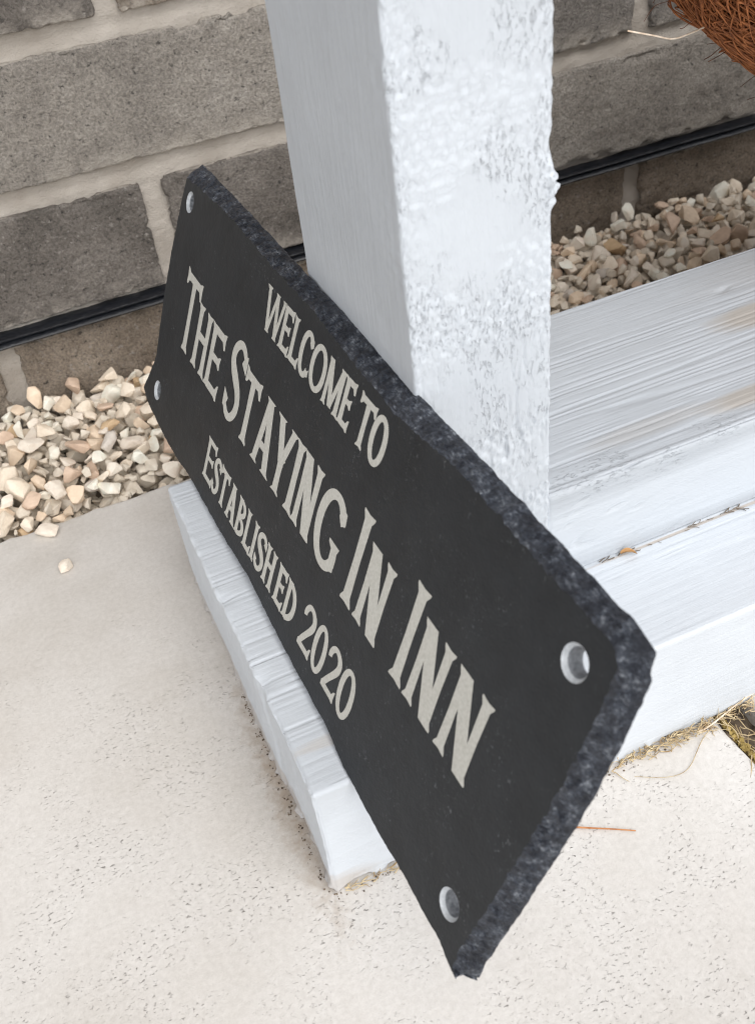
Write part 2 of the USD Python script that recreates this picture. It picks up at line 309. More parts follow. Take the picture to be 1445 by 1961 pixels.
m_brick = [brick_material('brick_grey', (0.170, 0.154, 0.138), (0.222, 0.202, 0.181), (0.281, 0.255, 0.231)),
           brick_material('brick_pale_grey', (0.251, 0.226, 0.199), (0.318, 0.287, 0.251), (0.384, 0.350, 0.310)),
           brick_material('brick_charcoal', (0.127, 0.113, 0.099), (0.183, 0.162, 0.143), (0.239, 0.214, 0.189)),
           brick_material('brick_brown_grey', (0.191, 0.154, 0.118), (0.259, 0.212, 0.167), (0.333, 0.279, 0.223))]
m_mortar = mat('mortar', {'g': POS, 'n1': ('noise_texture', {'scale': 30., 'detail': 5}), 'n2': ('noise_texture', {'scale': 900., 'detail': 4, 'roughness': .7}),
    'r': ('rgb_ramp', {'ramp': [(.3, (.35, .31, .265)), (.7, (.50, .455, .405))]}), 'b': ('bump', {'strength': .9, 'distance': .0012}), 'p': ('principled_bsdf', {'roughness': .9, 'specular_ior_level': .15})},
    [('g.position', 'n1.vector'), ('g.position', 'n2.vector'), ('n1.fac', 'r.fac'), ('r.color', 'p.base_color'), ('n2.fac', 'b.height'), ('b.normal', 'p.normal')])
m_plastic = mat('black_plastic', {'g': POS, 'map': ('mapping', {'mapping_type': 'point', 'scale': (300, 900, 900)}), 'n': ('noise_texture', {'scale': 1., 'detail': 3}),
    'r': ('rgb_ramp', {'ramp': [(.35, (.004, .0045, .006)), (.75, (.014, .015, .018))]}), 'b': ('bump', {'strength': .4, 'distance': .0005}), 'p': ('principled_bsdf', {'roughness': .30, 'specular_ior_level': .35})},
    [('g.position', 'map.vector'), ('map.vector', 'n.vector'), ('n.fac', 'r.fac'), ('r.color', 'p.base_color'), ('n.fac', 'b.height'), ('b.normal', 'p.normal')])
def pebble_material(name, c0, c1, per_island=None):
    n = {'g': POS, 'n1': ('noise_texture', {'scale': 170., 'detail': 5, 'roughness': .65}), 'n2': ('noise_texture', {'scale': 1200., 'detail': 3, 'roughness': .6}),
         'r': ('rgb_ramp', {'ramp': [(.3, c0), (.68, c1)]}), 'b': ('bump', {'strength': .4, 'distance': .0006}), 'p': ('principled_bsdf', {'roughness': .7, 'specular_ior_level': .3})}
    l = [('g.position', 'n1.vector'), ('g.position', 'n2.vector'), ('n1.fac', 'r.fac'), ('n2.fac', 'b.height'), ('b.normal', 'p.normal')]
    if per_island:
        n['ri'] = ('rgb_ramp', {'ramp': per_island, 'interpolate': False}); n['mu'] = ('mix_color', {'blend_type': 'multiply', 'fac': 1., 'use_clamp': False})
        l += [('g.random_per_island', 'ri.fac'), ('r.color', 'mu.a'), ('ri.color', 'mu.b'), ('mu.result', 'p.base_color')]
    else:
        l.append(('r.color', 'p.base_color'))
    return mat(name, n, l)
PEB = [tuple(tuple(min(.86, 1.14 * k_ * q) for q, k_ in zip(c, (1.015, .985, .955))) for c in pr_) for pr_ in [((.58, .50, .40), (.74, .67, .57)), ((.68, .62, .53), (.80, .76, .69)), ((.50, .40, .30), (.66, .55, .43)), ((.44, .33, .25), (.60, .47, .37)),
       ((.62, .54, .46), (.76, .70, .62)), ((.40, .29, .18), (.56, .42, .27)), ((.44, .40, .36), (.60, .56, .51)), ((.60, .48, .36), (.74, .62, .49))]]
PW = [.24, .18, .13, .09, .20, .03, .04, .09]
m_peb = [pebble_material(f'pebble_{n}', *c) for n, c in zip(('cream', 'white', 'tan', 'pink_brown', 'pale', 'ochre', 'grey', 'buff'), PEB)]
m_peb_mix = pebble_material('pebble_mixed', (.56, .48, .38), (.72, .65, .55), [(0, (1., 1., 1.)), (.25, (1.08, 1.08, 1.12)), (.45, (.85, .78, .70)), (.6, (.72, .62, .54)), (.7, (1.05, 1.02, .98)), (.85, (.72, .60, .42)), (.92, (.75, .76, .78))])
m_sand = mat('bedding_sand', {'g': POS, 'n': ('noise_texture', {'scale': 120., 'detail': 6, 'roughness': .7}), 'r': ('rgb_ramp', {'ramp': [(.3, (.16, .12, .09)), (.7, (.28, .23, .18))]}), 'p': ('principled_bsdf', {'roughness': .95})},
    [('g.position', 'n.vector'), ('n.fac', 'r.fac'), ('r.color', 'p.base_color')])
def fibre_material(name, c0, c1, rough=.6):
    return mat(name, {'g': POS, 'n': ('noise_texture', {'scale': 300., 'detail': 3}), 'r': ('rgb_ramp', {'ramp': [(.3, c0), (.7, c1)]}), 'p': ('principled_bsdf', {'roughness': rough, 'specular_ior_level': .35})},
               [('g.position', 'n.vector'), ('n.fac', 'r.fac'), ('r.color', 'p.base_color')])
m_coir = fibre_material('coir', (.17, .054, .018), (.42, .15, .05))
m_coir_dark = fibre_material('coir_dark', (.06, .02, .009), (.14, .048, .018))
m_straw = fibre_material('straw', (.26, .17, .08), (.62, .51, .32))
m_pale_straw = fibre_material('pale_straw', (.55, .42, .30), (.80, .70, .58))
m_orange = fibre_material('orange_fibre', (.36, .14, .05), (.58, .28, .12))
m_moss = fibre_material('dry_moss', (.16, .11, .03), (.46, .34, .12), .9)
m_leaf = fibre_material('dead_leaf', (.34, .17, .06), (.52, .30, .13))
m_soil = fibre_material('dark_soil', (.05, .038, .028), (.20, .15, .105), .95)

# ------------------------------------------------------------------ ground and paving
g = box(-20, 20, -20, 20, -.2, -.045)
obj('ground', g, m_sand, kind='structure')
ZG, JX = 0.2564, 0.1608
paving = thing('paving', kind='structure')
def slab(x0, x1, y0, y1, near):
    r = .003
    f = .004 if near else .05
    X, Y = axis_lines(x0, x1, r, f), axis_lines(y0, y1, r, f)
    Z = axis_lines(-.042, 0, r, .008)
    def disp(p, n):
        e = np.maximum(np.abs(n[:, 0]), np.abs(n[:, 1]))
        d = (fbm(p, 14, 3) - .5) * .0008 * (n[:, 2] > .9)
        return d + np.where(e > .3, (fbm(p, 160, 5) - .5) * .0034, 0)
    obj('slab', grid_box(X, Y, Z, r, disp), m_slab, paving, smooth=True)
SW, GAP = .45, .016
slab(JX - SW, JX, ZG - SW, ZG, True)
slab(JX + GAP, JX + GAP + SW, ZG - SW, ZG, True)
for i in range(-3, 4):
    for j in range(0, 4):
        if j == 0 and i in (0, 1): continue
        x1 = JX + i * (SW + GAP); y1 = ZG - j * (SW + GAP)
        slab(x1 - SW, x1, y1 - SW, y1, False)

# ------------------------------------------------------------------ brick wall
YW, XB0, SB = 0.3690, 0.0554, 0.2109
BH, MJ = .0605, .012
wall = thing('brick_wall', 'rough grey-brown brick wall with cream mortar and a black damp strip behind the gravel', 'wall')
rngb = np.random.default_rng(11)
def brick_mesh(x0, x1, z0, z1, fine, seed):
    r = .0022
    X, Z = axis_lines(x0, x1, r, fine), axis_lines(z0, z1, r, fine)
    Y = axis_lines(YW, YW + .095, r, .02)
    def disp(p, n):
        q = p + seed * 1.37
        edge = np.minimum(np.minimum(p[:, 0] - x0, x1 - p[:, 0]), np.minimum(p[:, 2] - z0, z1 - p[:, 2]))
        d = (fbm(q, 240, 2) - .5) * .0016 + (fbm(q, 40, 7) - .5) * .0018
        pits = sstep(noise(q, 190, 4), .74, .9) * -.0012
        chips = sstep(fbm(q, 95, 9), .56, .72) * sstep(edge, .007, 0) * -.0035
        return d + pits + chips
    return grid_box(X, Y, Z, r, disp)
# rows counted upward from the row under the damp strip: (bottom, top, phase)
rows = [(-.0165, .0447, .5), (.0535, ZT3, 0.), (.0535 + COURSE, ZT3 + COURSE, .5), (.0535 + 2 * COURSE, ZT3 + 2 * COURSE, 0.), (.0535 + 3 * COURSE, ZT3 + 3 * COURSE, .5)]
tone = {(0, -1): 3, (0, 0): 3, (0, 1): 3, (1, -1): 2, (1, 0): 2, (1, 1): 0, (2, -1): 1, (2, 0): 1, (2, 1): 2, (3, -1): 2, (3, 0): 2, (3, 1): 2}
for ri, (z0, z1, ph) in enumerate(rows):
    for k in range(-3, 5):
        xa = XB0 + (k - 1 + ph) * SB
        if ph: xa = XB0 + (k - 1.5) * SB
        x0, x1 = xa + MJ / 2, xa + SB - MJ / 2
        vis = x1 > -.12 and x0 < .52 and ri < 4
        t = tone.get((ri, k if k < 1 else 1), None)
        if ri == 0: t = 3
        elif ri == 1: t = 2 if x1 < .27 else 1
        elif ri == 2: t = 1 if x1 < .2 else 0
        else: t = 2 if x1 < .1 else int(rngb.integers(0, 4))
        jz = rngb.uniform(-.0006, .0006)
        obj('brick', brick_mesh(x0, x1, z0 + jz, z1 + jz, .0018 if vis else .012, ri * 10 + k + 20), m_brick[t], wall, smooth=True)
# mortar: one sheet with a weathered, slightly wavy face just behind the bricks
def mortar_mesh():
    X = np.concatenate([np.arange(-.75, -.12, .03), np.arange(-.12, .52, .0024), np.arange(.52, 1.06, .03)])
    Z = np.concatenate([np.arange(-.12, .215, .0012), np.arange(.215, .34, .01)])
    x, z = np.meshgrid(X, Z, indexing='ij')
    p = np.stack([x, z * 0, z], -1).reshape(-1, 3)
    y = YW + .0036 + (fbm(p, 60, 31) - .5) * .0030 + (fbm(p, 330, 33) - .5) * .0014
    # slightly concave bed joints
    for zz in [r_[1] + .0064 for r_ in rows]:
        y = y + .0014 * np.exp(-((p[:, 2] - zz - .0015) / .0035) ** 2)
    v = np.stack([p[:, 0], y, p[:, 2]], 1)
    i = np.arange(len(X) * len(Z)).reshape(len(X), len(Z))
    q = np.stack([i[:-1, :-1].ravel(), i[1:, :-1].ravel(), i[1:, 1:].ravel(), i[:-1, 1:].ravel()], 1)
    return v, q
v, q = mortar_mesh()
obj('mortar', (v, q), m_mortar, wall, smooth=True)
# damp-proof strip: a folded black plastic membrane standing proud of the wall
def dpc():
    prof = np.array([(.006, .0452), (-.0030, .0452), (-.0062, .0456), (-.0072, .0468), (-.0062, .0480), (-.0040, .0484), (-.0034, .0489), (-.0052, .0494), (-.0056, .0504), (-.0044, .0513), (-.001, .0516), (.006, .0516)])
    X = np.arange(-.75, 1.06, .004); n = len(prof); V = []
    for x in X:
        w = (meshkit.noise(np.array([[x * 22, 0, 0]]), 5)[0] - .5) * .0016; w2 = (meshkit.noise(np.array([[x * 9, 3, 0]]), 6)[0] - .5) * .0018
        tx = (meshkit.noise(np.array([[x * 240, 3, 0]]), 8)[0] - .5) * .0005
        V.append(np.stack([np.full(n, x), YW + prof[:, 0] + w * (prof[:, 0] < 0) + tx, prof[:, 1] + w2], 1))
    V = np.concatenate(V); F = []
    for i in range(len(X) - 1):
        for k in range(n - 1):
            a = i * n + k; F.append((a, a + 1, a + n + 1, a + n))
    return V, np.array(F)[:, ::-1]
obj('damp_proof_strip', dpc(), m_plastic, wall, smooth=40, label='black plastic damp strip folded out of the bed joint')
# the rest of the wall, above and beside what the picture shows
rest = []
for ri in range(5, 34):
    z0 = .0535 + (ri - 1) * COURSE
    for k in range(-9, 12):
        xa = XB0 + (k - (1 if ri % 2 else 1.5)) * SB
        rest.append(box(xa + MJ / 2, xa + SB - MJ / 2, YW + rngb.uniform(-.0008, .0008), YW + .095, z0, z0 + BH))
for ri in range(0, 5):
    z0, z1, ph = rows[ri]
    for k in list(range(-9, -3)) + list(range(5, 12)):
        xa = XB0 + (k - (1.5 if ph else 1)) * SB
        rest.append(box(xa + MJ / 2, xa + SB - MJ / 2, YW + rngb.uniform(-.0008, .0008), YW + .095, z0, z1))
obj('brickwork', cat(rest), m_brick[0], wall, kind='stuff')
obj('mortar_backing', box(-2.1, 2.6, YW + .012, YW + .09, -.15, 2.45), m_mortar, wall)

# ------------------------------------------------------------------ white timber stand: base board, rail, post
stand = thing('timber_stand', 'white painted timber stand of post, base board and rail, its paint rough and brushed', 'wooden stand')
def base_disp(p, n):
    up = n[:, 2] > .6
    wy = p[:, 1] + .006 * (noise(p * [5, 40, 0], 1, 3) - .5) + .0022 * (noise(p * [16, 90, 0], 1, 8) - .5)
    g1 = np.minimum(np.abs(noise(np.stack([wy * 560, p[:, 0] * 7, wy * 0], 1), 1, 93) - .5), np.abs(noise(np.stack([wy * 260, p[:, 0] * 5, wy * 0], 1), 1, 94) - .5)) * 6
    amp = sstep(noise(np.stack([wy * 70, p[:, 0] * 3, wy * 0], 1), 1, 5), .25, .75)
    endf = sstep(p[:, 0], .065, .03) * sstep(p[:, 1], .02, .03) * sstep(p[:, 1], .085, .07)
    ridges = -sstep(g1, .35, .0) * (.00030 * amp + .00065 * endf * sstep(noise(p * [8, 210, 0], 1, 12), .25, .7))
    d = np.where(up, ridges, 0)
    fr = n[:, 1] < -.5
    d = d - np.where(fr, sstep(np.abs(noise(p * [9, 1, 330], 1, 21) - .5), .08, .0) * .0001, 0)
    le = n[:, 0] < -.35
    d = d + np.where(le, (fbm(p, 38, 14) - .5) * .0014 + (fbm(p * [1, 1, 1], 300, 15) - .5) * .0009, 0)
    edge = (n[:, 0] < -.25) & (n[:, 2] > .2)
    d = d + np.where(edge, (noise(p, 260, 16) - .5) * .0007, 0)
    bot = (p[:, 2] < .004)
    d = d + np.where(bot, (fbm(p, 130, 17) - .5) * .0022 + sstep(noise(p, 300, 19), .7, .85) * .0015, 0)
    # frayed front left corner and a chip in the end edge
    c = np.exp(-((p - [.0, .0, .0]) ** 2).sum(1) / .006 ** 2) * .003 * (noise(p, 500, 23))
    chip = -np.exp(-(((p - [.0, .052, T]) * [1, 1.0, 1]) ** 2).sum(1) / .004 ** 2) * .0016
    chip2 = -np.exp(-((p - [.0, .098, T]) ** 2).sum(1) / .0035 ** 2) * .0012
    step = -.0007 * sstep(p[:, 1], .052, .048) * le
    return d + c + chip + chip2 + step + (fbm(p, 110, 24) - .5) * .0005
X = axis_lines(0, .78, .0017, .0028, .03, .34); Y = axis_lines(0, D, .0017, .00062); Z = axis_lines(0, T, .0017, .0022)
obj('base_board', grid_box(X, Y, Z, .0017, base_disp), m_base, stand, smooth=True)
def rail_disp(p, n):
    up = n[:, 2] > .6
    wy = p[:, 1] + .007 * (noise(p * [4, 30, 0], 1, 43) - .5) + .002 * (noise(p * [14, 90, 0], 1, 48) - .5)
    g1 = np.minimum(np.abs(noise(np.stack([wy * 620, p[:, 0] * 5, wy * 0], 1), 1, 91) - .5), np.abs(noise(np.stack([wy * 300, p[:, 0] * 3, wy * 0], 1), 1, 92) - .5)) * 6
    amp = sstep(noise(np.stack([wy * 60, p[:, 0] * 2.5, wy * 0], 1), 1, 45), .22, .72)
    d = np.where(up, -sstep(g1, .4, .0) * .00042 * amp, 0)
    # pinholes along the front arris
    near = np.exp(-((p[:, 1] - US) / .006) ** 2) * sstep(p[:, 0], .19, .15)
    d = d - sstep(noise(p, 620, 51), .78, .88) * near * .0011
    knot = -np.exp(-(((p - [.2488, .127, T + XE]) * [1, 1.8, 1]) ** 2).sum(1) / .0028 ** 2) * .0016
    return d + knot * noise(p, 700, 4) * 1.6 + (fbm(p, 90, 44) - .5) * .0004
X = axis_lines(PX + WX, .78, .0022, .003, .03, .36); Y = axis_lines(US, YS, .0022, .0006); Z = axis_lines(T, T + XE, .0022, .0012)
obj('rail', grid_box(X, Y, Z, .0022, rail_disp), m_rail, stand, smooth=True, label='grainy rail lying on the base board, thin greyish paint with brown stains')
def post_disp(p, n):
    fr = sstep(-n[:, 1], .3, .8)
    lf = sstep(-n[:, 0], .3, .8)
    z, x = p[:, 2], p[:, 0]
    m1 = sstep(fbm(p, 34, 61), .44, .56)                                   # crusty patches
    low = sstep(z, .205, .19)
    crust = (fbm(p * [1.5, 1, .8], 480, 62, octaves=2) - .5)
    crust = np.sign(crust) * np.abs(crust) ** .7
    grain = -sstep(np.abs(noise(p * [720, 0, 62], 1, 64) - .5), .11, .0) * sstep(noise(p * [150, 1, 60], 1, 65), .45, .65)
    top = sstep(z, .18, .215)
    k = .00105 * m1 * (.55 + .45 * low)
    d = fr * (crust * k + grain * .0007 * sstep(z, .19, .14) + (fbm(p, 55, 66) - .5) * .0004)
    edgef = np.exp(-(x - PX) / .007) * fr
    d = d + edgef * crust * .0005
    # a clump of torn paint at the right arris
    t = np.exp(-(((p - [PX + WX, PY, .2125]) * [1, 1, .5]) ** 2).sum(1) / .0028 ** 2)
    t2 = np.exp(-(((p - [PX + WX, PY, .224]) * [1, 1, 1]) ** 2).sum(1) / .003 ** 2)
    d = d + t * .0022 * noise(p, 650, 68) * 1.5 - t2 * .0009
    ar = np.exp(-((x - PX - WX) / .002) ** 2) * sstep(-n[:, 1], -.1, .4)
    d = d + ar * (noise(p, 420, 69) - .5) * .0005
    d = d + lf * ((fbm(p, 40, 71) - .5) * .0010 + sstep(fbm(p, 60, 72), .56, .66) * np.exp(-(p[:, 1] - PY) / .016) * crust * .0005)
    return d
X = axis_lines(PX, PX + WX, .0016, .00045); Y = axis_lines(PY, PY + WY, .0016, .0014); Z = axis_lines(T, .86, .0016, .0006, .02, .29)
obj('post', grid_box(X, Y, Z, .0016, post_disp), m_post, stand, smooth=True, label='upright white post with crusty, grainy paint')

# ------------------------------------------------------------------ slate sign
YAW, LEAN, L, H, TH = 0.02262317, 0.44082532, 0.32413, 0.10748, .0057
SU = np.array([math.sin(YAW), -math.cos(YAW), 0]); NR = np.array([math.cos(YAW), math.sin(YAW), 0])
SV = np.array([0, 0, 1.]) * math.cos(LEAN) + NR * math.sin(LEAN)
SO = np.array([0.00916087, 0.25544622, T + math.sin(LEAN) * .005485 + .001])
SN = np.cross(SU, SV); SN *= -np.sign(SN[0])            # outward normal of the lettered face (towards -x)
def on_sign(u, v, w=0.):
    """millimetres along and up the face, w proud of it"""
    u, v = np.asarray(u, float), np.asarray(v, float); w = np.broadcast_to(np.asarray(w, float), u.shape)
    return SO + (u[..., None] * SU + v[..., None] * SV + w[..., None] * SN) * .001
sign = thing('slate_sign', 'black slate house sign with cream lettering leaning against the white post', 'sign')
FRONT = [(0.7, 106.0), (57.9, 109.0), (108.9, 108.1), (138.1, 108.6), (161.8, 107.9), (188.0, 106.6), (215.7, 105.9), (246.9, 109.1), (274.5, 108.9), (295.0, 108.4), (303.9, 108.9), (314.3, 109.1), (322.9, 108.1), (325.0, 106.2), (325.9, 99.5), (326.9, 83.3), (326.9, 69.1), (325.8, 43.5), (325.1, 29.4), (322.9, 2.5), (323.5, -1.8), (326.5, -3.5), (322.1, -3.2), (315.8, -1.6), (304.2, -1.8), (289.8, -1.6), (280.2, -2.7), (269.6, -2.7), (250.2, -2.6), (235.3, -0.4), (215.7, -0.2), (188.4, 0.2), (156.0, 1.8), (122.2, -0.2), (80.0, -0.5), (62.9, -2.5), (42.7, -3.0), (10.5, -1.5), (1.2, 1.1), (6.1, 12.4), (9.5, 22.6), (3.4, 48.4), (0.8, 70.8), (0.2, 97.2)]
def resample(poly, step):
    ls = LineString(list(poly) + [poly[0]]); n = int(ls.length / step)
    return np.array([ls.interpolate(i / n, normalized=True).coords[0] for i in range(n)])
F0 = resample(FRONT, .5)
from scipy.spatial import cKDTree
rq = np.random.default_rng(8)
arc = np.concatenate([[0], np.cumsum(np.linalg.norm(np.diff(F0, axis=0), axis=1))])
def flakes(scale_a, scale_s, seed):
    # flat tilted flakes: every point takes the plane of its nearest seed
    q = np.random.default_rng(seed); n_ = int(arc[-1] / scale_a * (1 / scale_s) * 1.0)
    c = np.column_stack([q.uniform(0, arc[-1] / scale_a, n_), q.uniform(0, 1 / scale_s, n_)]); h = q.uniform(-.5, .5, n_); gr = q.normal(0, .45, (n_, 2)); tr = cKDTree(c)
    def f(s):
        P = np.column_stack([arc / scale_a, np.full(len(arc), s / scale_s)]); _, i = tr.query(P)
        return h[i] + ((P - c[i]) * gr[i]).sum(1)
    return f
fl1, fl2 = flakes(6.0, .45, 1), flakes(2.2, .22, 2)
pz = np.column_stack([F0, np.zeros(len(F0))])
top_w = sstep(F0[:, 1], 88, 99) * 1.0
def edge_weights(p):
    """how far the chipped edge spreads outwards beyond the face: (to the right, upwards)"""
    u, v = p[:, 0], p[:, 1]
    tl, br = np.array(FRONT[0]), None
    dt = np.abs(v - np.interp(u, TOPL[:, 0], TOPL[:, 1])); dr = np.abs(u - np.interp(v, RIGHTL[:, 1], RIGHTL[:, 0]))
    return sstep(dr, .9, .25), sstep(dt, .9, .25)
TOPL = np.array([(0.7, 106.0), (57.9, 109.0), (108.9, 108.1), (138.1, 108.6), (161.8, 107.9), (188.0, 106.6), (215.7, 105.9), (246.9, 109.1), (274.5, 108.9), (295.0, 108.4), (303.9, 108.9), (314.3, 109.1), (322.9, 108.1)]); RIGHTL = np.array([(323.5, -1.8), (322.9, 2.5), (325.1, 29.4), (325.8, 43.5), (326.9, 69.1), (326.9, 83.3), (325.9, 99.5), (325.0, 106.2), (322.9, 108.1)])
wr, wt = edge_weights(F0)
wl = sstep(F0[:, 0], 30, 6) * (1 - wt)
jag = (meshkit.fbm(pz * .22, 4, 3) - .5)
jag2 = (meshkit.noise(pz * .9, 9) - .5)
ctr = F0.mean(0)
tang = np.roll(F0, -1, 0) - np.roll(F0, 1, 0); tang /= np.linalg.norm(tang, axis=1, keepdims=True)
nrm = np.stack([tang[:, 1], -tang[:, 0]], 1)
if ((F0 - ctr) * nrm).sum() < 0: nrm = -nrm
front = F0 + nrm * (jag * (.8 + .1 * np.maximum(wr, wt)) + jag2 * (.3 + .5 * np.maximum(wr, wt)) + np.maximum(wr, wt) * fl2(0) * .3)[:, None]
BV = 5.2
FS = F0.copy(); FS[:, 1] += wt * (1 - wr) * (107.9 - F0[:, 1]) * .85   # the far arris runs straighter than the chipped near one
off = np.stack([wr * BV - wl * .2, wt * BV], 1)
plain = np.maximum(wr, wt)
off += nrm * (-(.7 + 1.5 * sstep(F0[:, 1], 6, 0)) * (1 - plain))[:, None]
# the outer corner at the top right is knocked off
cor = wr * wt
off -= cor[:, None] * np.array([.25, .9]) * 1.2
rowsb = 12; V = []
for j in range(rowsb + 1):
    s = j / rowsb
    prof = s ** .75
    q3 = np.column_stack([front, np.full(len(front), s * 6)])
    hew = fl1(s) * 1.5 + fl2(s) * 1.2 + (meshkit.fbm(q3 * [.5, .5, 1.2], 3, 41) - .5) * .7
    env = math.sin(math.pi * min(1, s * .97 + .02)) ** .7 if j else 0
    o = front * (1 - prof) + (FS + nrm * (jag * .9 + jag2 * .18)[:, None]) * prof + off * prof + nrm * (jag * .15 * s)[:, None] + nrm * (hew * env * (.10 + .25 * plain))[:, None]
    w = -TH * 1000 * s + hew * env * (.10 + .35 * plain) * (1 - s) 
    V.append(on_sign(o[:, 0], o[:, 1], np.minimum(w, -.02 * j)))
nF = len(front); V = np.concatenate(V); FQ = []
for j in range(rowsb):
    for k in range(nF):
        a, b = j * nF + k, j * nF + (k + 1) % nF
        FQ.append((a, b, b + nF, a + nF))
FQ = np.array(FQ)
HOLES = [(314.0, 97.3, 4.75), (313.2, 10.4, 4.6), (10.9, 98.0, 4.6), (20.4, 9.8, 4.6)]
fp = Polygon(front).buffer(0)
if fp.geom_type != 'Polygon': fp = max(fp.geoms, key=lambda a: a.area)
back2 = FS + nrm * (jag * .9 + jag2 * .18)[:, None] + off * 1.0 + nrm * (jag * .15)[:, None]
bp = Polygon(back2).buffer(0)
if bp.geom_type != 'Polygon': bp = max(bp.geoms, key=lambda a: a.area)
for u, v_, r in HOLES:
    fp = fp.difference(Point(u, v_).buffer(r, 24)); bp = bp.difference(Point(u, v_).buffer(r * .75, 24))
def flat(poly, w, up=True):
    vv, ff = trimesh.creation.triangulate_polygon(poly, engine='earcut')
    P = on_sign(vv[:, 0], vv[:, 1], w)
    t = np.cross(P[ff[:, 1]] - P[ff[:, 0]], P[ff[:, 2]] - P[ff[:, 0]]) @ SN
    ff = np.where((t > 0)[:, None] == up, ff, ff[:, ::-1])
    return P, ff
def orient(P, ff, cen):
    c = P[ff].mean(1) - cen; n_ = np.cross(P[ff[:, 1]] - P[ff[:, 0]], P[ff[:, 2]] - P[ff[:, 0]])
    return ff if (c * n_).sum() > 0 else ff[:, ::-1]
obj('face_plate', flat(fp, 0.), m_slate, sign)
FT = np.vstack([FQ[:, [0, 1, 2]], FQ[:, [0, 2, 3]]])
obj('chipped_edge', (V, orient(V, FT, on_sign(*ctr, -3.))), m_hewn, sign, smooth=18, label='hewn slate edge chipped all round the face')
obj('back_plate', flat(bp, -TH * 1000, False), m_hewn, sign)
for u, v_, r in HOLES:
    prof = [(r + .02, .02), (r, -.10), (r * .95, -.6), (r * .80, -1.2), (r * .77, -1.4), (r * .76, -TH * 1000)]
    th = np.linspace(0, 2 * np.pi, 40, endpoint=False); P = []
    for rr, w in prof: P.append(on_sign(u + rr * np.cos(th), v_ + rr * np.sin(th), w))
    P = np.concatenate(P); ff = []
    for j in range(len(prof) - 1):
        for k in range(40):
            a, b = j * 40 + k, j * 40 + (k + 1) % 40
            ff += [(a, b, b + 40), (a, b + 40, a + 40)]
    ff = np.array(ff); ff = orient(P, ff, on_sign(u, v_, -3.))[:, ::-1]
    hole = obj('screw_hole', (P, ff[:240]), m_drill, sign, smooth=35)
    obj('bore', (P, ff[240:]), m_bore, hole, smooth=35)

# lettering: flared, narrow capitals drawn as outlines ------------------------------------------------
def stem(x, y0, y1, w, fl=1.0):
    h = y1 - y0; a = w / 2; s = w * .38 * fl; k = h * .075
    right = [(a + s, y1 + .12), (a + s * .95, y1 - .25 * k), (a + .12 * s, y1 - 1.1 * k), (a * .94, (y0 + y1) / 2), (a + .12 * s, y0 + 1.1 * k), (a + s * .95, y0 + .25 * k), (a + s, y0 - .12)]
    left = [(-px, py) for px, py in right][::-1]
    top = [(-.0, y1 - .28)]; bot = [(0, y0 + .28)]
    return Polygon([(x + px, py) for px, py in right + bot + left + top])
def diag(xa, ya, xb, yb, w):
    return Polygon([(xa - w / 2, ya), (xa + w / 2, ya), (xb + w / 2, yb), (xb - w / 2, yb)])
def foot(x, y, w, up):
    s = w * .42; k = .9 * (1 if up else -1)
    return Polygon([(x - w / 2 - s, y), (x + w / 2 + s, y), (x + w / 2, y + k * 1.3), (x - w / 2, y + k * 1.3)])
def arm(x0, x1, y, t, up, dn):
    """horizontal arm with a wedge at its free end that points up and down"""
    return Polygon([(x0, y - t / 2), (x1 - t * .9, y - t / 2), (x1 - t * .25, y - t / 2 - dn), (x1 + t * .12, y - t / 2 - dn * .9), (x1, y), (x1 + t * .2, y + t / 2 + up), (x1 - t * .25, y + t / 2 + up * .8), (x1 - t * .8, y + t / 2), (x0, y + t / 2)])
def ring(cx, cy, rx, ry, wx, wy, nn=2.15):
    t = np.linspace(0, 2 * np.pi, 72, endpoint=False); e = 2 / nn
    c, s = np.sign(np.cos(t)) * np.abs(np.cos(t)) ** e, np.sign(np.sin(t)) * np.abs(np.sin(t)) ** e
    return Polygon(np.stack([cx + rx * c, cy + ry * s], 1)), Polygon(np.stack([cx + (rx - wx) * np.cos(t), cy + (ry - wy) * np.sin(t)], 1))
def swash(pts, wid, n=14):
    pts = np.array(pts, float); out = []; N = len(pts)
    t = np.arange(N); tt = np.linspace(0, N - 1, (N - 1) * n + 1)
    from scipy.interpolate import CubicSpline
    P = CubicSpline(t, pts)(tt); W = np.interp(tt, t, wid)
    d = np.gradient(P, axis=0); d /= np.linalg.norm(d, axis=1, keepdims=True); nn_ = np.stack([-d[:, 1], d[:, 0]], 1)
    a, b = P + nn_ * W[:, None] / 2, P - nn_ * W[:, None] / 2
    quads = [Polygon([a[i], a[i + 1], b[i + 1], b[i]]).convex_hull for i in range(len(P) - 1)]
    return unary_union(quads).buffer(.02)
